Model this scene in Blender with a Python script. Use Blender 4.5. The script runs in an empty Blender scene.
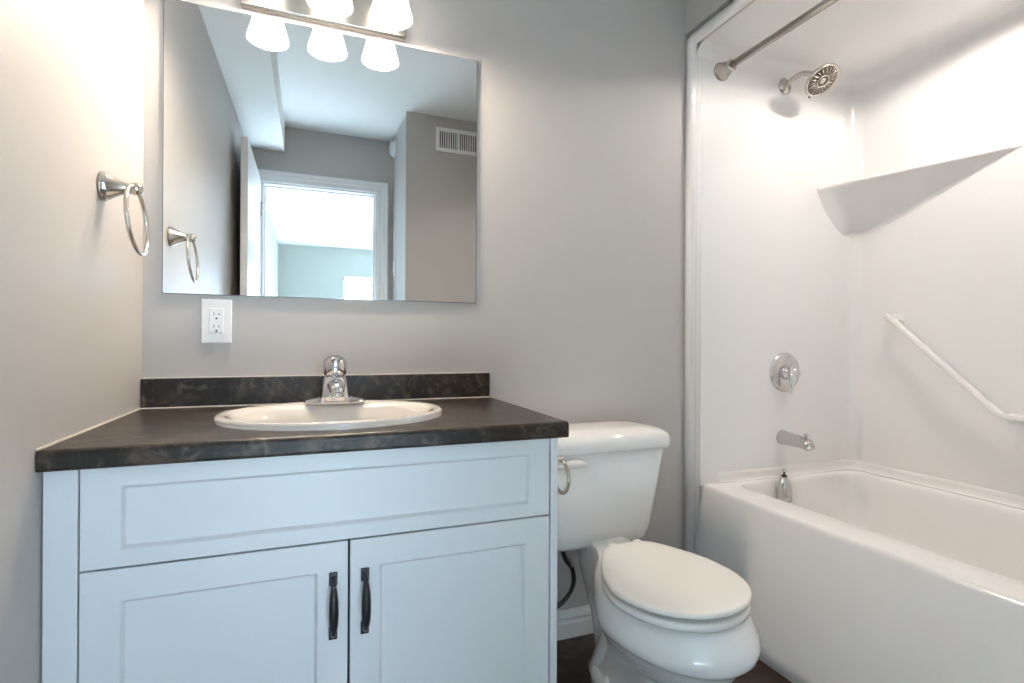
import bpy, bmesh, math, random
from mathutils import Vector, Matrix
PI = math.pi
C = bpy.context.scene.collection
scene = bpy.context.scene

# ------------------------------------------------------------------ camera
cam_d = bpy.data.cameras.new('camera'); cam = bpy.data.objects.new('camera', cam_d); C.objects.link(cam)
scene.camera = cam
F_PX, YAW, PITCH, ROLL = 528.22, math.radians(20.933), math.radians(.0284), math.radians(.3017)
cam_d.sensor_width = 36; cam_d.lens = 36 * F_PX / 1024; cam_d.clip_start = .02
F = Vector((math.sin(YAW) * math.cos(PITCH), math.cos(YAW) * math.cos(PITCH), math.sin(PITCH)))
R0 = Vector((math.cos(YAW), -math.sin(YAW), 0)); U0 = R0.cross(F)
R = R0 * math.cos(ROLL) + U0 * math.sin(ROLL); U = U0 * math.cos(ROLL) - R0 * math.sin(ROLL)
m = Matrix((R, U, -F)).transposed().to_4x4(); m.translation = Vector((.3909, -1.5621, .9706))
cam.matrix_world = m

# ------------------------------------------------------------------ light
EXPOSURE = 1.05
LAMP = (1.0, .84, .68)
DAY = (.60, .80, 1.0)
scene.view_settings.view_transform = 'Standard'; scene.view_settings.look = 'None'
scene.view_settings.exposure = EXPOSURE; scene.view_settings.gamma = 1
scene.view_settings.use_curve_mapping = False
w = bpy.data.worlds.new('sky'); scene.world = w; w.use_nodes = True
w.node_tree.nodes['Background'].inputs[0].default_value = (.65, .82, 1, 1)
w.node_tree.nodes['Background'].inputs[1].default_value = 1.0

def area(name, loc, direction, sx, sy, power, col):
    l = bpy.data.lights.new(name, 'AREA'); l.shape = 'RECTANGLE'; l.size = sx; l.size_y = sy
    l.energy = power; l.color = col
    o = bpy.data.objects.new(name, l); C.objects.link(o); o.location = loc
    o.rotation_euler = Vector(direction).to_track_quat('-Z', 'Y').to_euler(); return o
# daylight at the far window, plus an unseen side window added for cool light
area('daylight_far_window', (1.33, -7.03, 1.45), (0, 1, 0), .9, .9, 45, DAY)
area('added_side_daylight', (3.53, -4.6, 1.4), (-1, 0, 0), 2.2, 1.4, 70, DAY)

# low sun through the added side window, lighting carpet to bounce through the door
sl = bpy.data.lights.new('sun', 'SUN'); sl.energy = 76; sl.color = (.62, .81, 1); sl.angle = math.radians(.8)
so = bpy.data.objects.new('sun', sl); C.objects.link(so); so.location = (8, -7, 4)
so.rotation_euler = Vector((-.80, .42, -.43)).to_track_quat('-Z', 'Y').to_euler()

def point(name, loc, power, col, r=.03):
    l = bpy.data.lights.new(name, 'POINT'); l.energy = power; l.color = col; l.shadow_soft_size = r
    o = bpy.data.objects.new(name, l); C.objects.link(o); o.location = loc; return o

# ------------------------------------------------------------------ materials
def mat(name, col, rough=.5, metal=0.0, spec=.5, coat=0.0, bump=None, emit=None, noise=None, trans=0.0):
    mt = bpy.data.materials.new(name); mt.use_nodes = True
    nt = mt.node_tree; b = nt.nodes['Principled BSDF']
    b.inputs['Base Color'].default_value = (*col, 1); b.inputs['Roughness'].default_value = rough
    b.inputs['Metallic'].default_value = metal; b.inputs['Specular IOR Level'].default_value = spec
    b.inputs['Coat Weight'].default_value = coat; b.inputs['Coat Roughness'].default_value = .05
    b.inputs['Transmission Weight'].default_value = trans
    tc = nt.nodes.new('ShaderNodeTexCoord')
    nz = nt.nodes.new('ShaderNodeTexNoise'); nz.inputs['Scale'].default_value = (bump or noise or (40, 0))[0]
    nz.inputs['Detail'].default_value = 3
    nt.links.new(tc.outputs['Object'], nz.inputs['Vector'])
    if bump:
        bp = nt.nodes.new('ShaderNodeBump'); bp.inputs['Strength'].default_value = bump[1]
        bp.inputs['Distance'].default_value = .002
        nt.links.new(nz.outputs['Fac'], bp.inputs['Height']); nt.links.new(bp.outputs['Normal'], b.inputs['Normal'])
    if noise:
        mx = nt.nodes.new('ShaderNodeMix'); mx.data_type = 'RGBA'
        mx.inputs[6].default_value = (*[c * (1 - noise[1]) for c in col], 1)
        mx.inputs[7].default_value = (*[min(1, c * (1 + noise[1])) for c in col], 1)
        nt.links.new(nz.outputs['Fac'], mx.inputs[0]); nt.links.new(mx.outputs[2], b.inputs['Base Color'])
    if emit:
        b.inputs['Emission Color'].default_value = (*emit[0], 1); b.inputs['Emission Strength'].default_value = emit[1]
    return mt
PAINT = (.50, .478, .462)
M = dict(
    wall=mat('greige_paint', PAINT, .45, spec=.3, bump=(350, .12), noise=(2.0, .01)),
    ceiling=mat('ceiling_paint', (.80, .80, .79), .8, spec=.2, bump=(160, .3)),
    trim=mat('white_trim_paint', (.80, .80, .80), .3, noise=(3, .01)),
    door=mat('white_door_paint', (.80, .80, .80), .3, noise=(3, .01)),
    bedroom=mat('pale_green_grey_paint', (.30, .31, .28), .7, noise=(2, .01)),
    carpet=mat('bedroom_carpet', (.62, .60, .57), .95, bump=(400, .6)),
    cabinet=mat('white_cabinet_lacquer', (.76, .78, .80), .35, spec=.45, noise=(3, .01)),
    gap=mat('dark_cabinet_inside', (.05, .05, .055), .8, noise=(5, .1)),
    china=mat('white_china', (.83, .82, .80), .07, spec=.5, coat=.3, noise=(2, .005)),
    seat=mat('white_seat_plastic', (.82, .80, .76), .22, noise=(2, .005)),
    sink=mat('white_sink_china', (.72, .68, .63), .08, coat=.3, noise=(2, .005)),
    acrylic=mat('white_acrylic', (.865, .845, .83), .13, spec=.5, noise=(1.5, .005)),
    chrome=mat('chrome', (.66, .66, .67), .06, metal=1, noise=(9, .02)),
    satin=mat('satin_chrome', (.58, .57, .555), .22, metal=1, noise=(60, .03)),
    nickel=mat('brushed_nickel', (.58, .54, .49), .25, metal=1, noise=(60, .06)),
    black=mat('black_iron', (.018, .018, .022), .35, noise=(80, .3)),
    plate=mat('white_switch_plastic', (.85, .85, .85), .3, noise=(3, .005)),
    slot=mat('dark_slot', (.03, .03, .03), .7, noise=(5, .1)),
    caulk=mat('caulk', (.78, .72, .62), .5, noise=(20, .03)),
    hose=mat('dark_braided_hose', (.06, .05, .045), .35, metal=.6, noise=(300, .5)),
    mirror=mat('mirror_silver', (.90, .92, .92), 0.0, metal=1),
    mirror_edge=mat('mirror_edge', (.22, .25, .25), .2, metal=.5),
    shade=mat('lit_frosted_glass', (.9, .88, .84), .4, emit=((1, .91, .79), 2.6)),
    bulb=mat('lit_bulb', (1, .95, .9), .4, emit=((1, .85, .66), 12.0)),
    potlens=mat('lit_lens', (1, .95, .9), .4, emit=((1, .93, .85), 6.0)),
    nozzle=mat('shower_face', (.16, .13, .115), .4, metal=.3, noise=(60, .2)),
    
)

def laminate():
    mt = bpy.data.materials.new('dark_stone_laminate'); mt.use_nodes = True; nt = mt.node_tree
    b = nt.nodes['Principled BSDF']; b.inputs['Roughness'].default_value = .33; b.inputs['Specular IOR Level'].default_value = .36
    tc = nt.nodes.new('ShaderNodeTexCoord')
    n1 = nt.nodes.new('ShaderNodeTexNoise'); n1.inputs['Scale'].default_value = 11; n1.inputs['Detail'].default_value = 8; n1.inputs['Roughness'].default_value = .68
    n1.inputs['Distortion'].default_value = 1.2
    n2 = nt.nodes.new('ShaderNodeTexNoise'); n2.inputs['Scale'].default_value = 28; n2.inputs['Detail'].default_value = 6; n2.inputs['Distortion'].default_value = 2
    r1 = nt.nodes.new('ShaderNodeValToRGB'); e = r1.color_ramp.elements
    e[0].position = .33; e[0].color = (.010, .0075, .006, 1); e[1].position = .72; e[1].color = (.120, .084, .061, 1)
    x = e.new(.52); x.color = (.027, .020, .0155, 1)
    r2 = nt.nodes.new('ShaderNodeValToRGB'); e = r2.color_ramp.elements
    e[0].position = .56; e[0].color = (0, 0, 0, 1); e[1].position = .76; e[1].color = (.4, .4, .4, 1)
    mx = nt.nodes.new('ShaderNodeMix'); mx.data_type = 'RGBA'; mx.inputs[7].default_value = (.19, .16, .135, 1)
    for n in (n1, n2): nt.links.new(tc.outputs['Object'], n.inputs['Vector'])
    nt.links.new(n1.outputs['Fac'], r1.inputs[0]); nt.links.new(n2.outputs['Fac'], r2.inputs[0])
    nt.links.new(r2.outputs[0], mx.inputs[0]); nt.links.new(r1.outputs[0], mx.inputs[6]); nt.links.new(mx.outputs[2], b.inputs['Base Color'])
    return mt
M['laminate'] = laminate()

def pane_mat():
    mt = bpy.data.materials.new('thin_window_glass'); mt.use_nodes = True; nt = mt.node_tree; nt.nodes.clear()
    o = nt.nodes.new('ShaderNodeOutputMaterial'); a = nt.nodes.new('ShaderNodeBsdfTransparent'); a.inputs[0].default_value = (.96, .98, .98, 1)
    g = nt.nodes.new('ShaderNodeBsdfGlossy'); g.inputs['Roughness'].default_value = .02
    f = nt.nodes.new('ShaderNodeFresnel'); f.inputs[0].default_value = 1.45; m_ = nt.nodes.new('ShaderNodeMixShader')
    nt.links.new(f.outputs[0], m_.inputs[0]); nt.links.new(a.outputs[0], m_.inputs[1]); nt.links.new(g.outputs[0], m_.inputs[2]); nt.links.new(m_.outputs[0], o.inputs[0])
    return mt
M['glass'] = pane_mat()

def floor_mat():
    mt = bpy.data.materials.new('brown_slate_tile'); mt.use_nodes = True; nt = mt.node_tree
    b = nt.nodes['Principled BSDF']; b.inputs['Roughness'].default_value = .38
    tc = nt.nodes.new('ShaderNodeTexCoord')
    mp = nt.nodes.new('ShaderNodeMapping'); mp.inputs['Rotation'].default_value = (0, 0, .0)
    n1 = nt.nodes.new('ShaderNodeTexNoise'); n1.inputs['Scale'].default_value = 13; n1.inputs['Detail'].default_value = 7; n1.inputs['Distortion'].default_value = .8
    r1 = nt.nodes.new('ShaderNodeValToRGB'); e = r1.color_ramp.elements
    e[0].position = .32; e[0].color = (.028, .017, .011, 1); e[1].position = .75; e[1].color = (.17, .105, .065, 1)
    x = e.new(.55); x.color = (.055, .034, .022, 1)
    br = nt.nodes.new('ShaderNodeTexBrick'); br.offset = 0; br.inputs['Scale'].default_value = 1
    br.inputs['Brick Width'].default_value = .305; br.inputs['Row Height'].default_value = .305
    br.inputs['Mortar Size'].default_value = .004; br.inputs['Color1'].default_value = (1, 1, 1, 1); br.inputs['Color2'].default_value = (.75, .75, .75, 1)
    br.inputs['Mortar'].default_value = (.30, .25, .22, 1)
    mx = nt.nodes.new('ShaderNodeMix'); mx.data_type = 'RGBA'; mx.blend_type = 'MULTIPLY'; mx.inputs[0].default_value = 1
    nt.links.new(tc.outputs['Object'], mp.inputs[0]); nt.links.new(mp.outputs[0], n1.inputs['Vector']); nt.links.new(mp.outputs[0], br.inputs['Vector'])
    nt.links.new(n1.outputs['Fac'], r1.inputs[0]); nt.links.new(r1.outputs[0], mx.inputs[6]); nt.links.new(br.outputs['Color'], mx.inputs[7])
    nt.links.new(mx.outputs[2], b.inputs['Base Color'])
    bp = nt.nodes.new('ShaderNodeBump'); bp.inputs['Strength'].default_value = .3; bp.inputs['Distance'].default_value = .004
    nt.links.new(n1.outputs['Fac'], bp.inputs['Height']); nt.links.new(bp.outputs[0], b.inputs['Normal'])
    return mt
M['floor'] = floor_mat()

# ------------------------------------------------------------------ helpers
def obj(name, bm, material, parent=None, smooth=False, bevel=0, seg=3, sub=0, angle=35, loc=None):
    """link a bmesh as ONE mesh object; its vertices are in the parent's frame (parents sit at their base)"""
    bmesh.ops.recalc_face_normals(bm, faces=bm.faces)
    me = bpy.data.meshes.new(name); bm.to_mesh(me); bm.free()
    o = bpy.data.objects.new(name, me); C.objects.link(o)
    me.materials.append(M[material])
    if parent is not None:
        o.parent = parent
        p = parent
        off = Vector((0, 0, 0))
        while p is not None: off += p.location; p = p.parent
        for v in me.vertices: v.co -= off
    if smooth:
        for p in me.polygons: p.use_smooth = True
    if bevel:
        b = o.modifiers.new('bevel', 'BEVEL'); b.width = bevel; b.segments = seg; b.limit_method = 'ANGLE'; b.angle_limit = math.radians(angle)
        b.harden_normals = False
        for p in me.polygons: p.use_smooth = True
        wn = o.modifiers.new('wn', 'WEIGHTED_NORMAL'); wn.keep_sharp = True
    if sub:
        s = o.modifiers.new('sub', 'SUBSURF'); s.levels = sub; s.render_levels = sub
    return o
def tag(o, label, cat, group=None):
    o['label'] = label; o['category'] = cat
    if group: o['group'] = group
    return o
def thing(name, label, cat, loc=(0, 0, 0), group=None):
    o = bpy.data.objects.new(name, None); C.objects.link(o); o.location = loc; o.empty_display_size = .05
    return tag(o, label, cat, group)
def struct(name, bm, material, **k):
    o = obj(name, bm, material, **k)
    if o.parent is None: o['kind'] = 'structure'
    return o
def box(bm, x0, x1, y0, y1, z0, z1):
    vs = [bm.verts.new((x, y, z)) for x in (x0, x1) for y in (y0, y1) for z in (z0, z1)]
    for f in ((0, 1, 3, 2), (4, 6, 7, 5), (0, 4, 5, 1), (2, 3, 7, 6), (0, 2, 6, 4), (1, 5, 7, 3)):
        bm.faces.new([vs[i] for i in f])
    return bm
def B(*a): return box(bmesh.new(), *a)
def loft(bm, rings, cap0=True, cap1=True, closed=True):
    vr = [[bm.verts.new(p) for p in r] for r in rings]
    n = len(vr[0])
    for a, b in zip(vr, vr[1:]):
        for i in range(n if closed else n - 1):
            j = (i + 1) % n
            bm.faces.new((a[i], a[j], b[j], b[i]))
    if cap0: bm.faces.new(vr[0][::-1])
    if cap1: bm.faces.new(vr[-1])
    return bm
def frame_of(d):
    d = Vector(d).normalized()
    a = Vector((0, 0, 1)) if abs(d.z) < .9 else Vector((1, 0, 0))
    u = d.cross(a).normalized(); v = d.cross(u).normalized()
    return u, v
def lathe(bm, base, axis, prof, n=32, cap0=True, cap1=True):
    """prof: (distance along axis, radius)"""
    base = Vector(base); ax = Vector(axis).normalized(); u, v = frame_of(ax)
    rings = [[base + ax * d + (u * math.cos(2 * PI * i / n) + v * math.sin(2 * PI * i / n)) * max(r, 1e-4) for i in range(n)] for d, r in prof]
    return loft(bm, rings, cap0, cap1)
def tube(bm, pts, r, n=12, closed=False, ry=None):
    pts = [Vector(p) for p in pts]; N = len(pts); rings = []; pu = None
    for i, p in enumerate(pts):
        if closed: d = pts[(i + 1) % N] - pts[i - 1]
        else: d = pts[min(i + 1, N - 1)] - pts[max(i - 1, 0)]
        d.normalize()
        if pu is None: u, v = frame_of(d)
        else:
            u = (pu - d * pu.dot(d)).normalized(); v = d.cross(u).normalized()
        pu = u
        rr = r[i] if isinstance(r, (list, tuple)) else r
        rings.append([p + u * rr * math.cos(2 * PI * k / n) + v * (ry or rr) * math.sin(2 * PI * k / n) for k in range(n)])
    if closed:
        vr = [[bm.verts.new(q) for q in ring] for ring in rings]
        for i in range(N):
            a, b = vr[i], vr[(i + 1) % N]
            for k in range(n): bm.faces.new((a[k], a[(k + 1) % n], b[(k + 1) % n], b[k]))
        return bm
    return loft(bm, rings)
def catmull(pts, k=8):
    P = [Vector(p) for p in pts]; P = [P[0] * 2 - P[1]] + P + [P[-1] * 2 - P[-2]]; out = []
    for i in range(1, len(P) - 2):
        for s in range(k):
            t = s / k
            out.append(.5 * ((2 * P[i]) + (P[i + 1] - P[i - 1]) * t + (2 * P[i - 1] - 5 * P[i] + 4 * P[i + 1] - P[i + 2]) * t * t + (3 * P[i] - P[i - 1] - 3 * P[i + 1] + P[i + 2]) * t ** 3))
    out.append(P[-2]); return out
def rrect(x0, x1, y0, y1, z, r, k=8):
    pts = []
    for cx, cy, a0 in ((x1 - r, y1 - r, 0), (x0 + r, y1 - r, 90), (x0 + r, y0 + r, 180), (x1 - r, y0 + r, 270)):
        for i in range(k + 1):
            a = math.radians(a0 + 90 * i / k); pts.append(Vector((cx + r * math.cos(a), cy + r * math.sin(a), z)))
    return pts
def ell(cx, cy, rx, ry, z, n=64, p=2.0):
    out = []
    for i in range(n):
        a = 2 * PI * i / n; c, s = math.cos(a), math.sin(a)
        out.append(Vector((cx + rx * math.copysign(abs(c) ** (2 / p), c), cy + ry * math.copysign(abs(s) ** (2 / p), s), z)))
    return out

# ------------------------------------------------------------------ the room
CEIL = 2.42; DW = -2.35
struct('floor', B(-.12, 2.7, -2.47, .12, -.05, 0), 'floor')
struct('wall_back', B(-.12, 2.75, 0, .12, 0, CEIL), 'wall')
struct('wall_left', B(-.12, 0, -2.35, 0, 0, CEIL), 'wall')
struct('wall_right', B(2.56, 2.68, -2.35, 0, 0, CEIL), 'wall')
struct('ceiling', B(-.12, 2.75, -2.47, .12, CEIL, CEIL + .1), 'ceiling')
# wall block behind the tub end, its face carries the vent
struct('wall_front', B(.95, 2.56, DW, -1.80, 0, CEIL), 'wall')
struct('wall_return', B(1.66, 2.56, -1.80, -1.545, 0, CEIL), 'wall')
# dropped bulkhead along the left wall, and the soffit over the tub
bm = bmesh.new()
loft(bm, [[Vector((0, y, z)), Vector((.225, y, z)), Vector((.225, y, CEIL)), Vector((0, y, CEIL))] for y, z in ((DW, 2.25), (0, 2.18))])
struct('trim_1', bm, 'ceiling', bevel=.003)
struct('trim_2', B(1.655, 2.56, -1.545, 0, 2.085, CEIL), 'wall')
# wall with the doorway
bm = bmesh.new()
box(bm, -.12, .085, -2.47, DW, 0, CEIL); box(bm, .838, 2.68, -2.47, DW, 0, CEIL); box(bm, .085, .838, -2.47, DW, 2.035, CEIL)
struct('wall_doorway', bm, 'wall')
# casing round the doorway (bathroom side), jamb and bedroom side
def casing(name, yf, sgn):
    prof = [(0, 0), (0, .010), (.004, .013), (.030, .013), (.034, .017), (.058, .019), (.066, .023), (.073, .023), (.075, .019), (.075, 0)]
    def ring(px, pz, ox, oz): return [Vector((px + ox * t, yf + sgn * d, pz + oz * t)) for t, d in prof]
    rings = [ring(.085, 0, -1, 0), ring(.085, 2.035, -1, 1), ring(.838, 2.035, 1, 1), ring(.838, 0, 1, 0)]
    struct(name, loft(bmesh.new(), rings), 'trim')
casing('trim_3', DW, 1); casing('trim_4', -2.47, -1)
bm = bmesh.new(); box(bm, .085, .097, -2.47, DW, 0, 2.035); box(bm, .826, .838, -2.47, DW, 0, 2.035); box(bm, .097, .826, -2.47, DW, 2.023, 2.035)
box(bm, .097, .107, -2.43, -2.395, 0, 2.023); box(bm, .816, .826, -2.43, -2.395, 0, 2.023); box(bm, .107, .816, -2.43, -2.395, 2.013, 2.023)
struct('trim_5', bm, 'trim', bevel=.001, seg=2)
# open door leaf folded back along the left wall
door = bpy.data.objects.new('door_1', None); C.objects.link(door); door.location = (.06, -2.32, 0); door['kind'] = 'structure'
bm = bmesh.new(); box(bm, .045, .080, -2.325, -1.565, .012, 2.045)
obj('door_panel', bm, 'door', door, bevel=.002)
for hz in (.25, 1.0, 1.8):
    obj('hinge', lathe(bmesh.new(), (.088, -2.329, hz), (0, 0, 1), [(0, .006), (.09, .006)], 12), 'nickel', door, smooth=True)
bm = bmesh.new(); lathe(bm, (.080, -1.63, .95), (1, 0, 0), [(0, .028), (.006, .028), (.01, .012), (.035, .011), (.045, .024), (.06, .026), (.068, .018), (.07, .004)], 24)
obj('door_handle', bm, 'nickel', door, smooth=True)
# baseboards
def baseboard(name, run, axis, face, sgn):
    """moulded profile extruded along x or y"""
    prof = [(0, 0), (.014, 0), (.014, .048), (.011, .054), (.011, .060), (.014, .066), (.010, .076), (.005, .084), (.004, .090), (0, .090)]
    rings = []
    for s in run:
        rings.append([Vector((s, face + sgn * d, z)) if axis == 'x' else Vector((face + sgn * d, s, z)) for d, z in prof])
    struct(name, loft(bmesh.new(), rings), 'trim')
baseboard('baseboard_back', (.897, 1.658), 'x', 0, -1)
baseboard('baseboard_left', (-2.30, -.56), 'y', 0, 1)
baseboard('baseboard_front', (.95, 1.66), 'x', -1.80, 1)

# ------------------------------------------------------------------ bedroom beyond the door
BX0, BX1, BY = -.05, 3.6, -7.1
struct('floor_bedroom', B(BX0 - .1, BX1 + .1, BY - .1, -2.47, -.05, 0), 'carpet')
struct('ceiling_bedroom', B(BX0 - .1, BX1 + .1, BY - .1, -2.47, CEIL, CEIL + .1), 'ceiling')
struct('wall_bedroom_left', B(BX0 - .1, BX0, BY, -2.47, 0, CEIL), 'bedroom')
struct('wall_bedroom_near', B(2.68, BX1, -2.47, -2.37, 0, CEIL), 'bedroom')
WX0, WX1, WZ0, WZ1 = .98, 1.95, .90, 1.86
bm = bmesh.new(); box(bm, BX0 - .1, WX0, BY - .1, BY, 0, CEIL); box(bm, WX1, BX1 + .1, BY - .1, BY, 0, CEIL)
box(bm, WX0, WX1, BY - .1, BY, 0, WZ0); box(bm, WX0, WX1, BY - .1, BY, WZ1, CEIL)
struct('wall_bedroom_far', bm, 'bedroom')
SY0, SY1, SZ0, SZ1 = -5.8, -3.4, .6, 2.15  # opening for the added side window, out of view
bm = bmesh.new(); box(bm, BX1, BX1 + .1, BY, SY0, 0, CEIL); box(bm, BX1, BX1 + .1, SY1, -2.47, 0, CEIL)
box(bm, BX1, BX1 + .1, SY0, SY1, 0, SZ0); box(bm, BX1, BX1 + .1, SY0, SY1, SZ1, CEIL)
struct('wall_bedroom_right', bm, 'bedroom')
def window(name, a0, a1, z0, z1, far):
    root = bpy.data.objects.new(name, None); C.objects.link(root); root['kind'] = 'structure'
    def bx(bm, u0, u1, v0, v1, w0, w1):
        if far: box(bm, u0, u1, BY + w0, BY + w1, v0, v1)
        else: box(bm, BX1 - w1, BX1 - w0, u0, u1, v0, v1)
    bm = bmesh.new()
    bx(bm, a0 - .09, a0, z0 - .09, z1 + .12, 0, .02); bx(bm, a1, a1 + .09, z0 - .09, z1 + .12, 0, .02)
    bx(bm, a0, a1, z1, z1 + .12, 0, .02); bx(bm, a0, a1, z0 - .09, z0, 0, .02); bx(bm, a0 - .1, a1 + .1, z0 - .02, z0, 0, .05)
    obj('window_casing', bm, 'trim', root, bevel=.002, seg=2)
    bm = bmesh.new(); t = .045
    bx(bm, a0, a0 + t, z0, z1, -.06, -.02); bx(bm, a1 - t, a1, z0, z1, -.06, -.02); bx(bm, a0 + t, a1 - t, z1 - t, z1, -.06, -.02)
    bx(bm, a0 + t, a1 - t, z0, z0 + t, -.06, -.02); mid = (a0 + a1) / 2; bx(bm, mid - .025, mid + .025, z0 + t, z1 - t, -.06, -.02)
    obj('window_frame', bm, 'trim', root, bevel=.002, seg=2)
    bm = bmesh.new(); bx(bm, a0 + t, mid - .025, z0 + t, z1 - t, -.045, -.040); bx(bm, mid + .025, a1 - t, z0 + t, z1 - t, -.045, -.040)
    obj('pane', bm, 'glass', root)
window('window_1', WX0, WX1, WZ0, WZ1, True)
window('added_window_2', SY0, SY1, SZ0, SZ1, False)  # unseen window, added to bring daylight and sun into the bedroom

# ------------------------------------------------------------------ things seen in the mirror
t = thing('air_vent', 'white slotted air vent high on the grey wall, reflected in the mirror', 'vent', (1.29, -1.80, 2.26))
vx0, vx1, vz0, vz1 = 1.14, 1.44, 2.195, 2.35
bm = bmesh.new(); f = .024; box(bm, vx0, vx0 + f, -1.80, -1.792, vz0, vz1); box(bm, vx1 - f, vx1, -1.80, -1.792, vz0, vz1)
box(bm, vx0 + f, vx1 - f, -1.80, -1.792, vz0, vz0 + f); box(bm, vx0 + f, vx1 - f, -1.80, -1.792, vz1 - f, vz1)
obj('frame', bm, 'plate', t, bevel=.002, seg=2)
obj('backing', B(vx0 + f, vx1 - f, -1.7998, -1.799, vz0 + f, vz1 - f), 'slot', t)
bm = bmesh.new()
for i in range(17):
    x = vx0 + f + .008 + i * .0148
    box(bm, x, x + .007, -1.7985, -1.7935, vz0 + f, vz1 - f)
box(bm, (vx0 + vx1) / 2 - .004, (vx0 + vx1) / 2 + .004, -1.7985, -1.7925, vz0 + f, vz1 - f)
obj('louvre', bm, 'plate', t)
t = thing('smoke_alarm', 'round white alarm high on the narrow wall beside the doorway, seen in the mirror', 'smoke alarm', (.95, -2.26, 2.34))
obj('base', lathe(bmesh.new(), (.95, -2.26, 2.34), (-1, 0, 0), [(0, .062), (.010, .062), (.012, .058)], 32), 'plate', t, smooth=True)
obj('cover', lathe(bmesh.new(), (.938, -2.26, 2.34), (-1, 0, 0), [(0, .052), (.014, .050), (.022, .040), (.026, .018), (.027, .002)], 32), 'plate', t, smooth=True)
t = thing('light_switch', 'white light switch on the narrow wall beside the doorway, seen in the mirror', 'light switch', (.95, -2.25, 1.49))
obj('plate', B(.944, .95, -2.285, -2.215, 1.432, 1.547), 'plate', t, bevel=.002)
obj('rocker', B(.939, .944, -2.267, -2.233, 1.457, 1.523), 'plate', t, bevel=.0015)

# ------------------------------------------------------------------ vanity
CT = .80
van = thing('vanity_cabinet', 'white shaker vanity cabinet with two doors and a wide drawer front', 'cabinet', (.45, -.27, 0))
FY = -.53; BF = FY + .019
bm = bmesh.new()
box(bm, .002, .047, FY, -.003, 0, .766)            # left filler stile and side
obj('side_panel', bm, 'cabinet', van, bevel=.0015)
obj('side_panel', B(.8765, .894, FY, -.003, 0, .766), 'cabinet', van, bevel=.0015)
bm = bmesh.new(); box(bm, .048, .8755, BF + .001, BF + .006, .118, .764); box(bm, .048, .8755, -.016, -.004, .10, .764)
box(bm, .048, .8755, BF + .001, -.016, .10, .118); box(bm, .048, .8755, -.46, -.44, 0, .10)
obj('carcass', bm, 'gap', van)
def shaker(name, x0, x1, z0, z1, px0, px1, pz0, pz1):
    bm = bmesh.new()
    y0, y1, yr = FY, BF, FY + .0085
    def rg(a, b, c, d, y): return [Vector((a, y, c)), Vector((b, y, c)), Vector((b, y, d)), Vector((a, y, d))]
    s = .005
    loft(bm, [rg(x0, x1, z0, z1, y1), rg(x0, x1, z0, z1, y0), rg(px0, px1, pz0, pz1, y0), rg(px0 + s, px1 - s, pz0 + s, pz1 - s, yr)])
    o = obj(name, bm, 'cabinet', van)
    bv = o.modifiers.new('bevel', 'BEVEL'); bv.width = .0012; bv.segments = 2; bv.limit_method = 'ANGLE'; bv.angle_limit = .4
    return o
shaker('drawer_front', .0495, .8735, .600, .7645, .104, .828, .6275, .7315)
dl = shaker('door', .0495, .4595, .102, .5965, .104, .406, .157, .5435)
dr = shaker('door', .4635, .8735, .102, .5965, .518, .818, .157, .5435)
def pull(x, door):
    bm = bmesh.new(); y = FY
    for zc, s in ((.530, 1), (.430, -1)):
        box(bm, x - .0075, x + .0075, y - .003, y, zc - .012, zc + .012)
        tube(bm, [(x, y - .002, zc), (x, y - .014, zc - s * .002), (x, y - .024, zc - s * .012)], [.0055, .0048, .0055], 12)
    pts = catmull([(x, y - .021, .522), (x, y - .027, .505), (x, y - .029, .48), (x, y - .027, .455), (x, y - .021, .438)], 5)
    n = len(pts); tube(bm, pts, [.0052 + .0032 * math.sin(PI * i / (n - 1)) for i in range(n)], 14)
    o = obj('handle', bm, 'black', door, bevel=.0008, seg=2)
pull(.4335, dl); pull(.4905, dr)

# worktop with backsplash
ct = thing('countertop', 'dark brown mottled stone-look countertop with raised backsplash', 'countertop', (.45, -.27, .77))
SX, SY, SRX, SRY = .447, -.272, .247, .205
bm = bmesh.new()
# slab outline with a rounded front nose, an oval hole cut for the basin
def slab_profile(x):
    pts = [(-.001, .766), (-.001, CT)]
    for a in range(0, 91, 15):
        pts.append((-.551 + .010 - .010 * math.sin(math.radians(a)), CT - .010 + .010 * math.cos(math.radians(a))))
    for a in range(0, 91, 30):
        pts.append((-.551 + .006 - .006 * math.cos(math.radians(a)), .766 + .006 - .006 * math.sin(math.radians(a))))
    return [Vector((x, y, z)) for y, z in pts]
slab = loft(bm, [slab_profile(.001), slab_profile(.909)])
slab_o = obj('worktop', bm, 'laminate', ct)
for p in slab_o.data.polygons: p.use_smooth = False
cut_bm = loft(bmesh.new(), [ell(SX, SY, SRX - .02, SRY - .02, .74), ell(SX, SY, SRX - .02, SRY - .02, .83)])
cut = obj('cut', cut_bm, 'laminate', ct)
bo = slab_o.modifiers.new('hole', 'BOOLEAN'); bo.object = cut; bo.operation = 'DIFFERENCE'; bo.solver = 'EXACT'
dg = bpy.context.evaluated_depsgraph_get(); dg.update()
me = bpy.data.meshes.new_from_object(slab_o.evaluated_get(dg)); slab_o.modifiers.clear(); slab_o.data = me
bpy.data.objects.remove(cut)
obj('backsplash', B(.001, .909, -.020, -.001, CT, .874), 'laminate', ct, bevel=.0025)
bm = bmesh.new(); box(bm, .001, .909, -.023, -.020, CT, CT + .0025); box(bm, .0005, .004, -.549, -.023, CT, CT + .003); box(bm, .001, .905, -.004, -.0005, .874, .8765)
obj('sealant_bead', bm, 'caulk', ct)

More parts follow.
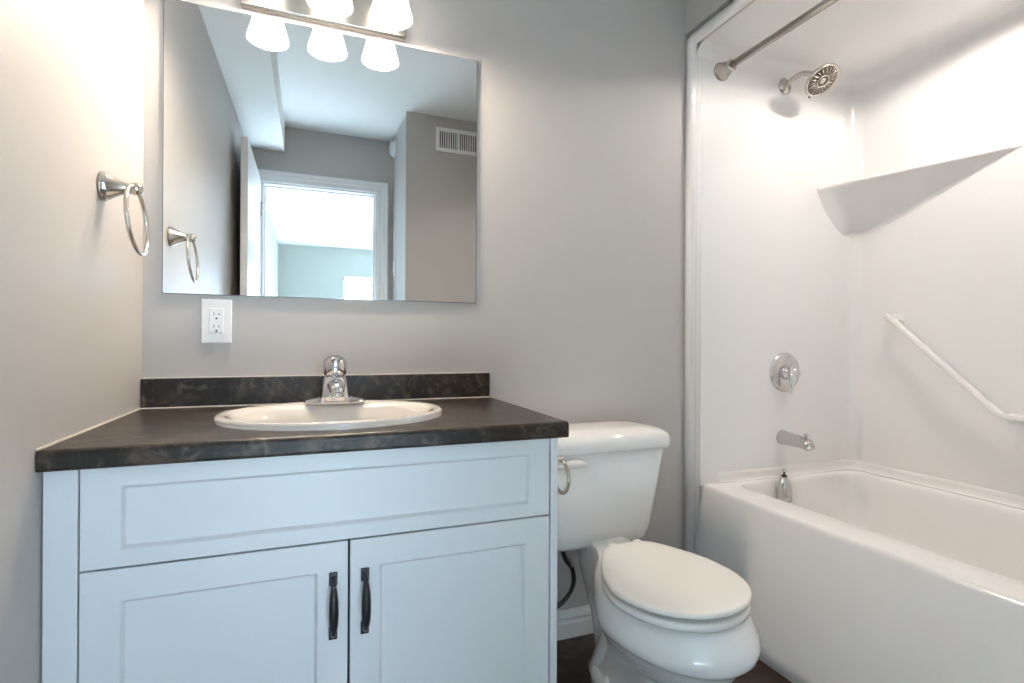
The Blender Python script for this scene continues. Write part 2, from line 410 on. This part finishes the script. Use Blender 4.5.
# basin
sk = thing('sink_basin', 'white oval drop-in sink set into the dark countertop', 'sink', (SX, SY, CT))
prof = [(1.0, .0008), (1.003, .004), (.995, .009), (.975, .0115), (.945, .0115), (.91, .010), (.885, .007), (.865, -.004), (.84, -.03), (.78, -.07), (.66, -.11), (.45, -.135), (.2, -.145), (.09, -.147)]
rings = [ell(SX, SY - (1 - k) * .035, SRX * k, SRY * k, CT + z, 72) for k, z in prof]
# the deck at the back is wider: shift the inner rings forward
for (k, z), r in zip(prof, rings):
    if k < .93:
        for v in r:
            back = max(0, (v.y - SY) / SRY)
            v.y -= .04 * back * min(1, (.93 - k) / .07)
outer = [ell(SX, SY - .03, SRX * k, SRY * k, CT + z, 72) for k, z in ((.12, -.16), (.5, -.15), (.72, -.12), (.85, -.06), (.88, -.0335), (.89, -.002), (.97, .0003))]
obj('bowl', loft(bmesh.new(), outer + rings), 'sink', sk, smooth=True)
obj('drain', lathe(bmesh.new(), (SX, SY - .03, CT - .1485), (0, 0, 1), [(0, .028), (.004, .028), (.0055, .024), (.003, .018), (.004, .012)], 28), 'chrome', sk, smooth=True)

# tap
FX, FYY, FZ = .452, -.122, CT + .0115
fa = thing('faucet', 'chrome single-lever faucet standing on the back of the sink', 'faucet', (FX, FYY, FZ))
bm = loft(bmesh.new(), [ell(FX, FYY, .075, .024, FZ - .002, 48, 2.4), ell(FX, FYY, .075, .024, FZ + .003, 48, 2.4), ell(FX, FYY, .070, .021, FZ + .008, 48, 2.4), ell(FX, FYY, .045, .019, FZ + .014, 48, 2.2), ell(FX, FYY, .030, .017, FZ + .020, 48)])
obj('base_plate', bm, 'chrome', fa, smooth=True)
bm = loft(bmesh.new(), [ell(FX, FYY - .004, .0385, .030, FZ + .003, 40, 2.8), ell(FX, FYY - .004, .0365, .030, FZ + .018, 40, 2.8), ell(FX, FYY - .003, .032, .029, FZ + .042, 40, 2.6), ell(FX, FYY, .0275, .027, FZ + .062, 40, 2.2), ell(FX, FYY, .024, .024, FZ + .070, 40)])
obj('body', bm, 'chrome', fa, smooth=True)
bm = bmesh.new()
pp = catmull([(FX, FYY - .010, FZ + .040), (FX, FYY - .04, FZ + .047), (FX, FYY - .08, FZ + .049), (FX, FYY - .108, FZ + .043), (FX, FYY - .116, FZ + .032)], 5)
tube(bm, pp, [.024 - .009 * i / (len(pp) - 1) for i in range(len(pp))], 24, ry=.015)
lathe(bm, (FX, FYY - .116, FZ + .034), (0, -.15, -1), [(0, .0135), (.010, .0135), (.011, .0115)], 24)
obj('spout', bm, 'chrome', fa, smooth=True)
bm = bmesh.new()
lathe(bm, (FX, FYY, FZ + .070), (0, -.05, 1), [(0, .022), (.002, .0265), (.010, .0285), (.030, .0285), (.040, .0265), (.047, .020), (.051, .010), (.052, .002)], 36)
tube(bm, [(FX, FYY - .012, FZ + .104), (FX, FYY - .036, FZ + .110), (FX, FYY - .058, FZ + .113), (FX, FYY - .066, FZ + .113)], [.013, .012, .011, .005], 16, ry=.0055)
obj('lever', bm, 'chrome', fa, smooth=True)

# ------------------------------------------------------------------ mirror, outlet
mi = thing('wall_mirror', 'large frameless mirror on the wall above the sink', 'mirror', (.455, -.003, 1.46))
bm = B(.0423, .8675, -.0055, -.001, 1.0875, 1.8340)
g = obj('glass_edge', bm, 'mirror_edge', mi)
obj('mirror_glass', B(.0440, .8655, -.0065, -.0055, 1.0892, 1.8322), 'mirror', mi)

ou = thing('wall_outlet', 'white double power outlet on the wall under the mirror', 'outlet', (.164, 0, 1.02))
obj('plate', B(.1285, .1995, -.006, -.0005, .963, 1.077), 'plate', ou, bevel=.003)
obj('receptacle', B(.1475, .1805, -.0085, -.006, .987, 1.053), 'plate', ou, bevel=.001)
bm = bmesh.new()
for zc in (1.036, 1.004):
    box(bm, .1573, .1588, -.0088, -.0084, zc - .001, zc + .007); box(bm, .1692, .1707, -.0088, -.0084, zc - .001, zc + .006)
    lathe(bm, (.164, -.0084, zc - .009), (0, -1, 0), [(0, .0026), (.0005, .0026)], 12)
box(bm, .148, .180, -.0087, -.0084, .9905, .9912)
obj('socket_slot', bm, 'slot', ou)

# ------------------------------------------------------------------ vanity light
vl = thing('vanity_light', 'three-shade vanity light bar glowing above the mirror', 'wall lamp', (.431, 0, 1.91))
PZ0, PZ1 = 1.846, 1.966
obj('back_plate', B(.217, .645, -.030, -.0005, PZ0, PZ1), 'nickel', vl, bevel=.004)
LX = (.274, .4355, .590); LY = -.125; SZ = 1.835
for x in LX:
    bm = bmesh.new()
    lathe(bm, (x, -.030, 1.935), (0, -1, 0), [(0, .026), (.005, .026), (.010, .016), (.014, .008)], 24)
    tube(bm, catmull([(x, -.04, 1.935), (x, -.085, 1.965), (x, LY + .008, 1.985), (x, LY, 1.976)], 5), .006, 12)
    obj('arm', bm, 'nickel', vl, smooth=True)
    obj('socket', lathe(bmesh.new(), (x, LY, 1.981), (0, 0, -1), [(0, .012), (.004, .020), (.030, .024), (.034, .024)], 24), 'nickel', vl, smooth=True)
    # bell-shaped frosted glass shade, open at the bottom, with wall thickness
    pr = [(.027, .122), (.034, .112), (.036, .095), (.038, .075), (.043, .05), (.050, .025), (.055, .008), (.0565, 0), (.0535, 0), (.052, .008), (.047, .025), (.040, .05), (.035, .075), (.033, .095), (.031, .110), (.020, .118)]
    bm = loft(bmesh.new(), [[Vector((x + r * math.cos(2 * PI * i / 32), LY + r * math.sin(2 * PI * i / 32), SZ + z)) for i in range(32)] for r, z in pr], False, False)
    s = obj('lamp_shade', bm, 'shade', vl, smooth=True)
    obj('bulb', lathe(bmesh.new(), (x, LY, SZ + .105), (0, 0, -1), [(0, .012), (.02, .014), (.04, .024), (.055, .027), (.070, .022), (.080, .011), (.083, .002)], 20), 'bulb', vl, smooth=True)
    point('bulb_light', (x, LY, SZ + .006), 4.8, LAMP, .018)

# ------------------------------------------------------------------ towel ring
tr = thing('towel_ring', 'brushed nickel towel ring on the left wall', 'towel ring', (0, -.280, 1.278))
ty, tz = -.280, 1.278
obj('mount', lathe(bmesh.new(), (0.0005, ty, tz), (1, 0, 0), [(0, .029), (.005, .029), (.007, .026), (.010, .0265), (.014, .024), (.028, .016), (.044, .0105), (.050, .010), (.052, .0125), (.062, .0125), (.068, .009), (.070, .002)], 32), 'nickel', tr, smooth=True)
rr = .068
bm = bmesh.new()
tube(bm, [(.054 + .006 * (1 - math.cos(a)), ty + rr * math.sin(a), tz + .005 - rr + rr * math.cos(a)) for a in [2 * PI * i / 64 for i in range(64)]], .0042, 12, closed=True)
obj('ring', bm, 'nickel', tr, smooth=True)

# ------------------------------------------------------------------ paper holder on the vanity side
ph = thing('paper_holder', 'curved brushed nickel paper holder on the vanity side by the toilet tank', 'toilet paper holder', (.894, -.40, .60))
obj('mount', lathe(bmesh.new(), (.8938, -.40, .684), (1, 0, 0), [(0, .024), (.006, .024), (.012, .014), (.04, .009), (.073, .009), (.079, .003)], 28), 'nickel', ph, smooth=True)
bm = bmesh.new(); tube(bm, [(.966, -.40 + .040 * math.sin(a), .643 + .040 * math.cos(a)) for a in [2 * PI * i / 48 for i in range(48)]], .0046, 12, closed=True)
obj('ring', bm, 'nickel', ph, smooth=True)

# ------------------------------------------------------------------ toilet
TX = 1.19; TK = 1.208
to = thing('toilet', 'white two-piece toilet with closed lid between vanity and tub', 'toilet', (TX, -.35, 0))
def tank_ring(hw, y0, y1, z, r=.035): return rrect(TK - hw, TK + hw, y0, y1, z, r, 6)
bm = loft(bmesh.new(), [tank_ring(.140, -.165, -.035, .358, .04), tank_ring(.160, -.185, -.028, .362, .045), tank_ring(.174, -.197, -.025, .376, .05), tank_ring(.184, -.202, -.022, .41, .05), tank_ring(.192, -.205, -.020, .47, .045), tank_ring(.202, -.208, -.018, .54, .04),
                        tank_ring(.212, -.210, -.018, .61), tank_ring(.217, -.212, -.018, .650)])
obj('tank', bm, 'china', to, smooth=True)
lid_pts = [(.218, -.210, -.018, .646, .035), (.233, -.222, -.012, .648, .04), (.236, -.226, -.012, .656, .042), (.236, -.226, -.012, .677, .042), (.231, -.221, -.014, .692, .045), (.217, -.207, -.020, .702, .05), (.197, -.187, -.030, .708, .055), (.16, -.16, -.055, .710, .045)]
obj('tank_lid', loft(bmesh.new(), [tank_ring(h, a, b, z, r) for h, a, b, z, r in lid_pts]), 'china', to, smooth=True)
bm = bmesh.new(); lathe(bm, (TK - .160, -.2085, .622), (0, -1, 0), [(0, .013), (.010, .012), (.014, .008)], 20)
lv = catmull([(TK - .166, -.224, .620), (TK - .13, -.230, .624), (TK - .10, -.232, .624), (TK - .078, -.230, .621)], 5); n = len(lv)
lr = [.003 + .0095 * math.sin(PI * (.12 + .80 * i / (n - 1))) for i in range(n)]
tube(bm, lv, lr, 14)
obj('flush_lever', bm, 'seat', to, smooth=True)
def egg(yb, yf, hw, z, wide=.58, nb=3.2, nf=2.05, n=56, back=None, fast=1.0, dx=0.0, skew=0.0):
    """egg outline: back at yb, tip at yf, widest at fraction wide from the back"""
    ym = yb + (yf - yb) * wide; out = []
    for i in range(n):
        a = 2 * PI * i / n; c, s = math.cos(a), math.sin(a)
        if s >= 0: p, L = nb, yb - ym
        else: p, L = nf, ym - yf
        x = hw * math.copysign(abs(c) ** (2 / p), c); y = ym + L * math.copysign(abs(s) ** (2 / p), s)
        if back is not None and s > 0:
            k = max(0, min(1, fast * (y - ym) / (yb - ym))); kk = k * k * (3 - 2 * k); x = x * (1 - (1 - back) * kk) + skew * kk
        out.append(Vector((TX + dx + x, y, z)))
    return out
# bowl: rim down to the pedestal
lev = [(-.14, -.50, .092, .0, .5, 1.0), (-.14, -.50, .093, .014, .5, 1.0), (-.15, -.50, .084, .024, .5, 1.0), (-.15, -.515, .072, .07, .5, 1.0), (-.14, -.545, .074, .12, .5, 1.0), (-.12, -.59, .088, .160, .55, .85),
       (-.10, -.635, .106, .195, .6, .7), (-.09, -.672, .124, .228, .62, .60), (-.08, -.697, .136, .256, .63, .56), (-.07, -.712, .144, .278, .64, .54), (-.07, -.720, .149, .290, .64, .53), (-.065, -.734, .160, .299, .64, .50), (-.065, -.744, .169, .310, .64, .48), (-.06, -.747, .172, .326, .64, .46), (-.05, -.742, .170, .345, .64, .46), (-.05, -.731, .164, .365, .64, .44), (-.05, -.722, .158, .380, .64, .43), (-.055, -.705, .148, .386, .63, .43)]
bm = loft(bmesh.new(), [egg(a, b, c, z, w_, 2.6, 2.05, 56, bk, 1.7, .048 * (1 - min(1, max(0, z - .15) / .12)), .028 * min(1, max(0, z - .15) / .12)) for a, b, c, z, w_, bk in lev])
bw = obj('bowl', bm, 'china', to, smooth=True)
# trapway bulges and the foot
bm = bmesh.new()
for s in (-1, 1):
    tx = TX + .052
    pts = catmull([(tx + s * .040, -.50, .20), (tx + s * .046, -.43, .215), (tx + s * .048, -.35, .20), (tx + s * .048, -.28, .14), (tx + s * .046, -.23, .06), (tx + s * .044, -.20, .005)], 6)
    n = len(pts); tube(bm, pts, [.014 + .022 * math.sin(PI * min(1, (i + 1) / (n * .55)) * .5) for i in range(n)], 18)
obj('trapway', bm, 'china', to, smooth=True)
bm = loft(bmesh.new(), [ell(TX + .052, -.275, .100, .105, 0, 48, 2.4), ell(TX + .052, -.275, .100, .105, .022, 48, 2.4), ell(TX + .052, -.275, .094, .098, .034, 48, 2.3), ell(TX + .052, -.275, .08, .08, .042, 48, 2.2), ell(TX + .052, -.275, .06, .06, .05, 48)])
obj('foot', bm, 'china', to, smooth=True)
for s in (-1, 1):
    obj('bolt_cap', lathe(bmesh.new(), (TX + .052 + s * .080, -.30, .028), (0, 0, 1), [(0, .014), (.012, .013), (.020, .009), (.023, .002)], 20), 'china', to, smooth=True)
SXX = TX - .012
def shift(r):
    for v in r: v.x += -.012 + .022 * max(0, min(1, (v.y + .55) / .23))
    return r
obj('seat', loft(bmesh.new(), [shift(egg(-.335, -.714, c, z, .56, 2.3, 2.1, 56, .80)) if k else shift(egg(-.328, -.721, c, z, .56, 2.3, 2.1, 56, .80)) for k, c, z in ((1, .150, .389), (0, .158, .391), (0, .161, .398), (0, .159, .405), (1, .152, .407))]), 'seat', to, smooth=True)
def lidring(k, dz): # lid rises slightly toward the front
    r = shift(egg(-.322 - k, -.724 + k, .162 - k, 0, .56, 3.4, 2.1, 72, .66))
    for v in r: v.z = .4105 + dz + .006 * max(0, min(1, (-.40 - v.y) / .32))
    return r
obj('lid', loft(bmesh.new(), [lidring(.006, 0), lidring(.001, .002), lidring(0, .006), lidring(.0008, .0105), lidring(.003, .0128), lidring(.007, .0138), lidring(.03, .0145), lidring(.08, .0155)]), 'seat', to, smooth=True)
for s in (-1, 1):
    obj('hinge', B(TX + .028 + s * .040 - .012, TX + .028 + s * .040 + .012, -.320, -.285, .386, .412), 'seat', to, bevel=.005)
# water supply
ws = thing('water_supply_hose', 'dark braided water hose curving below the toilet tank', 'hose', (1.14, -.03, .15))
hp = catmull([(1.118, -.10, .357), (1.120, -.10, .330), (1.135, -.095, .295), (1.162, -.085, .26), (1.172, -.075, .21), (1.155, -.065, .165), (1.115, -.055, .13), (1.07, -.045, .125)], 7)
obj('hose', tube(bmesh.new(), hp, .0072, 12), 'hose', ws, smooth=True)
bm = bmesh.new(); lathe(bm, (1.118, -.10, .357), (0, 0, -1), [(0, .015), (.012, .015), (.014, .010), (.03, .009)], 8)
obj('coupling_nut', bm, 'slot', ws)
obj('ferrule', lathe(bmesh.new(), (1.147, -.092, .292), (.35, .15, -.75), [(0, .008), (.002, .0092), (.022, .0092), (.024, .008)], 16), 'chrome', ws, smooth=True)
bm = bmesh.new(); lathe(bm, (1.05, -.001, .125), (0, -1, 0), [(0, .026), (.004, .026), (.006, .010), (.030, .010), (.034, .014), (.055, .014), (.058, .009)], 24)
tube(bm, [(1.05, -.045, .125), (1.078, -.045, .125)], .008, 12)
obj('shutoff_valve', bm, 'chrome', ws, smooth=True)

# ------------------------------------------------------------------ tub and shower unit
X0, X1, Y0, Y1 = 1.728, 2.50, -1.53, -.012
RIM = .455; TOPZ = 2.045
un = thing('bathtub_shower_unit', 'white one-piece bathtub and shower surround', 'bathtub', (2.1, -.77, 0))
# tub: apron, rim, basin in one skin
bm = bmesh.new(); k = 8
def rr4(x0, x1, y0, y1, z, r): return rrect(x0, x1, y0, y1, z, r, k)
def outer_ring(xf, z): return rr4(xf, X1 + .01, Y0 - .005, Y1 + .008, z, .004)
rings = [outer_ring(1.683, .0), outer_ring(1.683, .05), outer_ring(1.687, .15), outer_ring(1.699, .28), outer_ring(1.715, .38), outer_ring(1.723, .425), outer_ring(1.725, .440), outer_ring(1.728, .450), outer_ring(1.734, .4545), outer_ring(1.743, .456)]
for dx, dyb, dz, r in ((0, 0, .001, .07), (.004, .004, 0, .07), (.008, .008, -.0025, .07), (.012, .012, -.008, .07), (.016, .016, -.02, .07), (.024, .024, -.05, .07), (.045, .05, -.16, .08), (.07, .09, -.27, .10), (.10, .14, -.325, .12), (.15, .20, -.345, .10), (.2, .28, -.348, .06)):
    rings.append(rr4(1.835 + dx, 2.456 - dx, -1.46 + dyb * 1.4, -.038 - dyb, RIM + dz, r))
obj('tub', loft(bm, rings), 'acrylic', un, smooth=True)
# three walls and a ceiling with coved corners, thickness to the outside
bm = bmesh.new()
vs = {}
for i, x in enumerate((1.69, X1)):
    for j, y in enumerate((Y0, Y1)):
        for l, z in enumerate((RIM - .004, TOPZ)): vs[i, j, l] = bm.verts.new((x, y, z))
end = bm.faces.new([vs[0, 1, 0], vs[1, 1, 0], vs[1, 1, 1], vs[0, 1, 1]])
lng = bm.faces.new([vs[1, 1, 0], vs[1, 0, 0], vs[1, 0, 1], vs[1, 1, 1]])
nea = bm.faces.new([vs[1, 0, 0], vs[0, 0, 0], vs[0, 0, 1], vs[1, 0, 1]])
top = bm.faces.new([vs[0, 1, 1], vs[1, 1, 1], vs[1, 0, 1], vs[0, 0, 1]])
ed = [e for e in bm.edges if len(e.link_faces) == 2]
bmesh.ops.bevel(bm, geom=ed, offset=.055, segments=8, profile=.5, affect='EDGES')
o = obj('surround', bm, 'acrylic', un, smooth=True)
# low coved upstand where the walls meet the tub deck
def u_path(off, z, r):
    pts = [Vector((1.800, Y1 - off * .2, z)), Vector((1.90, Y1 - off, z))]
    cx, cy = X1 - off - r, Y1 - off - r
    for i in range(9):
        a = math.radians(90 - 90 * i / 8); pts.append(Vector((cx + r * math.cos(a), cy + r * math.sin(a), z)))
    pts.append(Vector((X1 - off, Y0 + .02, z))); return pts
bm = bmesh.new()
loft(bm, [u_path(o_, z_, .055 + .0) for o_, z_ in ((.020, .4555), (.013, .4575), (.009, .463), (.0075, .478), (.0065, .486), (.003, .490), (.0003, .491))], False, False, closed=False)
obj('upstand', bm, 'acrylic', un, smooth=True)
# front flange: one moulded strip up the end wall, along the top, and back down
prof = [(1.655, 0), (1.655, .018), (1.658, .023), (1.664, .025), (1.682, .025), (1.688, .022), (1.691, .016), (1.695, .0145), (1.712, .0145), (1.718, .012), (1.722, .004), (1.722, 0)]
ycs, zc_, rc = (-.001, -1.544), 2.068, .028
path = [((ycs[0], 0), (-1, 0))]
for i in range(9):
    a = math.radians(90 * i / 8); path.append(((ycs[0] - rc + rc * math.cos(a), zc_ - rc + rc * math.sin(a)), (-math.cos(a), -math.sin(a))))
for i in range(9):
    a = math.radians(90 + 90 * i / 8); path.append(((ycs[1] + rc + rc * math.cos(a), zc_ - rc + rc * math.sin(a)), (-math.cos(a), -math.sin(a))))
path.append(((ycs[1], 0), (1, 0)))
bm = loft(bmesh.new(), [[Vector((x, y + ny * d, z + nz * d)) for x, d in prof] for (y, z), (ny, nz) in path])
o = obj('flange', bm, 'acrylic', un, smooth=True)
# moulded corner shelf
A = Vector((2.296, Y1, 0)); Bp = Vector((X1, -.578, 0)); Cn = Vector((X1, Y1, 0))
bm = bmesh.new(); N = 24; rows = []
for i in range(N + 1):
    s = i / N
    fr = A.lerp(Bp, s)
    # walls path: end wall from A to the corner for the first part, then along the long wall
    q = .30
    if s < q: wl = A.lerp(Cn, s / q); zb = 1.600 - .185 * math.sin(PI / 2 * (s / q)) ** .8
    else:
        u_ = (s - q) / (1 - q); wl = Cn.lerp(Bp, u_); zb = 1.600 - .185 * (1 - u_) ** 1.08
    row = []
    row.append(Vector((wl.x, wl.y, 1.615)))
    row.append(Vector((fr.x, fr.y, 1.615)) + (wl - fr) * .03)
    row.append(Vector((fr.x, fr.y, 1.611)))
    row.append(Vector((fr.x, fr.y, 1.602)))
    for j in range(1, 9):
        u_ = j / 8; p = fr.lerp(wl, u_); zz = 1.600 + (zb - 1.600) * (u_ ** 1.35)
        row.append(Vector((p.x, p.y, zz)))
    for v in row: v.z -= .014 * (1 - s)
    rows.append(row)
loft(bm, rows, False, False, closed=False)
bmesh.ops.remove_doubles(bm, verts=bm.verts, dist=.0004)
obj('corner_shelf', bm, 'acrylic', un, smooth=True, angle=30)
# moulded grab bar on the long wall
def bar_path(bm, pts, w_, d_):
    """pts in the (y,z) plane at given x; rectangular section"""
    rings = []
    for i, p in enumerate(pts):
        a = Vector(pts[max(i - 1, 0)]); b = Vector(pts[min(i + 1, len(pts) - 1)]); d = (b - a); d.x = 0; d.normalize()
        n_ = Vector((0, -d.z, d.y)); p = Vector(p)
        rings.append([p + n_ * w_ + Vector((d_, 0, 0)), p + n_ * w_ - Vector((d_, 0, 0)), p - n_ * w_ - Vector((d_, 0, 0)), p - n_ * w_ + Vector((d_, 0, 0))])
    return loft(bm, rings)
bm = bmesh.new()
bx_ = 2.445
bar_path(bm, [(bx_, -.190, 1.081), (bx_, -.200, 1.072), (bx_, -.540, .752), (bx_, -.565, .742), (bx_, -.90, .742)], .0085, .013)
obj('grab_bar', bm, 'acrylic', un, bevel=.004)
def post(y, z, dy, dz):
    bm = bmesh.new()
    a = [Vector((X1 + .001, y - dy * 1.5, z - dz * 1.2)), Vector((X1 + .001, y + dy * 1.5, z - dz * 1.2)), Vector((X1 + .001, y + dy * 1.5, z + dz * 1.2)), Vector((X1 + .001, y - dy * 1.5, z + dz * 1.2))]
    b = [Vector((bx_, y - dy, z - dz)), Vector((bx_, y + dy, z - dz)), Vector((bx_, y + dy, z + dz)), Vector((bx_, y - dy, z + dz))]
    loft(bm, [a, b]); obj('bar_post', bm, 'acrylic', un, bevel=.003)
post(-.200, 1.071, .014, .012); post(-.585, .738, .020, .014); post(-.88, .742, .018, .0105)

# ------------------------------------------------------------------ shower fittings
rod = thing('shower_rod', 'brushed nickel shower curtain rod high across the tub opening', 'shower rod', (1.812, -.77, 1.975))
RX, RZ = 1.806, 1.972
tube_bm = tube(bmesh.new(), [(RX, Y1 - .03, RZ), (RX, -1.50, RZ)], .0125, 20)
obj('rod', tube_bm, 'nickel', rod, smooth=True)
for y, s in ((Y1 - .0005, -1), (Y0 + .0005, 1)):
    obj('end_flange', lathe(bmesh.new(), (RX, y, RZ), (0, s, 0), [(0, .034), (.004, .034), (.006, .031), (.010, .0315), (.045, .0185), (.048, .021), (.054, .021), (.056, .0125)], 32), 'nickel', rod, smooth=True)
HX = 2.118
sh = thing('shower_fixture', 'round brushed nickel shower head on a bent arm high on the end wall', 'shower head', (HX, Y1, 1.975))
obj('wall_flange', lathe(bmesh.new(), (HX, Y1 - .0005, 1.974), (0, -1, 0), [(0, .031), (.004, .031), (.010, .025), (.013, .012), (.016, .0105)], 32), 'nickel', sh, smooth=True)
hd = Vector((0, -.62, -.78)).normalized(); hc = Vector((HX + .004, -.168, 1.930))
obj('arm', tube(bmesh.new(), catmull([(HX, -.02, 1.974), (HX, -.055, 1.985), (HX, -.090, 1.987), (HX, -.118, 1.975), tuple(hc - hd * .035)], 6), .0095, 16), 'nickel', sh, smooth=True)
obj('head', lathe(bmesh.new(), hc - hd * .040, hd, [(0, .011), (.010, .015), (.020, .020), (.030, .045), (.038, .058), (.046, .062), (.051, .061), (.053, .056), (.050, .053)], 40), 'nickel', sh, smooth=True)
obj('spray_face', lathe(bmesh.new(), hc + hd * .008, hd, [(0, .052), (.002, .052), (.003, .022)], 40), 'nozzle', sh)
bm = bmesh.new(); u, v = frame_of(hd)
for i in range(20):
    a = 2 * PI * i / 20; r1 = .024; r2 = .050
    p = [hc + hd * .0125 + (u * math.cos(a + .16 * q) + v * math.sin(a + .16 * q)) * (r1 + (r2 - r1) * q) for q in (0, .5, 1)]
    tube(bm, p, .0022, 6)
tube(bm, [hc + hd * .0125 + (u * math.cos(2 * PI * i / 32) + v * math.sin(2 * PI * i / 32)) * .021 for i in range(32)], .003, 8, closed=True)
obj('rib', bm, 'nickel', sh, smooth=True)
obj('centre_button', lathe(bmesh.new(), hc + hd * .010, hd, [(0, .013), (.004, .012), (.005, .004)], 20), 'nickel', sh, smooth=True)
lo = hc + v * .058 if v.z < 0 else hc - v * .058
obj('selector_tab', lathe(bmesh.new(), lo + Vector((0, 0, .003)), (0, .25, -1), [(0, .004), (.012, .004), (.014, .002)], 10), 'slot', sh, smooth=True)

va = thing('shower_valve', 'round chrome shower valve with lever handle above the tub spout', 'shower valve', (2.126, Y1, .857))
obj('escutcheon', lathe(bmesh.new(), (2.126, Y1 - .0005, .857), (0, -1, 0), [(0, .076), (.003, .076), (.007, .071), (.010, .060), (.013, .052), (.014, .040), (.013, .030)], 48), 'chrome', va, smooth=True)
bm = bmesh.new(); lathe(bm, (2.126, Y1 - .010, .857), (0, -1, 0), [(0, .030), (.012, .029), (.016, .024), (.030, .022), (.046, .020), (.052, .014), (.054, .003)], 32)
obj('stem', bm, 'chrome', va, smooth=True)
bm = bmesh.new(); hpts = catmull([(2.122, -.048, .872), (2.112, -.060, .852), (2.107, -.063, .826), (2.108, -.060, .800), (2.111, -.054, .782)], 5)
n = len(hpts); tube(bm, hpts, [.013 - .006 * i / (n - 1) for i in range(n)], 16)
obj('handle', bm, 'chrome', va, smooth=True)

sp = thing('tub_spout', 'chrome tub spout with pull knob on the end wall', 'spout', (2.12, Y1, .60))
SPX, SPZ = 2.115, .603
bm = bmesh.new()
pts = catmull([(SPX, Y1 - .0005, SPZ), (SPX, -.03, SPZ), (SPX, -.07, SPZ - .002), (SPX, -.108, SPZ - .004), (SPX, -.130, SPZ - .011), (SPX, -.139, SPZ - .024)], 5)
rad = [(0, .029), (.15, .027), (.35, .0245), (.6, .022), (.8, .021), (1, .016)]
def lerp_tab(t_):
    for (a, ra), (b, rb) in zip(rad, rad[1:]):
        if t_ <= b: return ra + (rb - ra) * (t_ - a) / (b - a)
    return rad[-1][1]
tube(bm, pts, [lerp_tab(i / (len(pts) - 1)) for i in range(len(pts))], 24)
obj('spout_body', bm, 'satin', sp, smooth=True)
obj('diverter_knob', lathe(bmesh.new(), (SPX, -.118, SPZ + .006), (0, -.1, 1), [(0, .004), (.016, .004), (.018, .008), (.024, .008), (.026, .004)], 16), 'chrome', sp, smooth=True)

ov = thing('overflow_fitting', 'bell-shaped chrome overflow fitting with small knob, inside the tub below the spout', 'tub overflow', (2.04, -.075, .40))
OX, OY = 2.046, -.085
bm = lathe(bmesh.new(), (OX, OY, .385), (0, 0, 1), [(0, .027), (.02, .027), (.045, .0265), (.064, .023), (.078, .017), (.086, .010), (.088, .009)], 32)
obj('bell_cover', bm, 'satin', ov, smooth=True)
obj('collar', lathe(bmesh.new(), (OX, OY, .472), (0, 0, 1), [(0, .009), (.002, .0105), (.006, .0105), (.008, .007)], 24), 'slot', ov, smooth=True)
obj('knob', lathe(bmesh.new(), (OX, OY, .481), (0, 0, 1), [(0, .004), (.008, .004), (.010, .008), (.016, .009), (.021, .006), (.023, .001)], 20), 'chrome', ov, smooth=True)
obj('mounting_stem', tube(bmesh.new(), [(OX, OY, .42), (OX, -.055, .42)], .012, 12), 'nickel', ov, smooth=True)

# recessed ceiling light inside the shower
PLX, PLY = 2.12, -.64
pl = thing('recessed_light', 'round recessed light in the ceiling of the shower unit', 'ceiling light', (PLX, PLY, TOPZ))
obj('trim_ring', loft(bmesh.new(), [ell(PLX, PLY, .070, .070, TOPZ - .0005), ell(PLX, PLY, .068, .068, TOPZ - .006), ell(PLX, PLY, .052, .052, TOPZ - .006), ell(PLX, PLY, .050, .050, TOPZ - .0005)], False, False), 'plate', pl, smooth=True)
obj('lens', lathe(bmesh.new(), (PLX, PLY, TOPZ - .0008), (0, 0, -1), [(0, .051), (.003, .050)], 32), 'potlens', pl)
l = bpy.data.lights.new('recessed_light_beam', 'SPOT'); l.energy = 12; l.color = (1, .92, .85); l.spot_size = math.radians(176); l.spot_blend = .25; l.shadow_soft_size = .04
lo_ = bpy.data.objects.new('recessed_light_beam', l); C.objects.link(lo_); lo_.location = (PLX, PLY, TOPZ - .012)
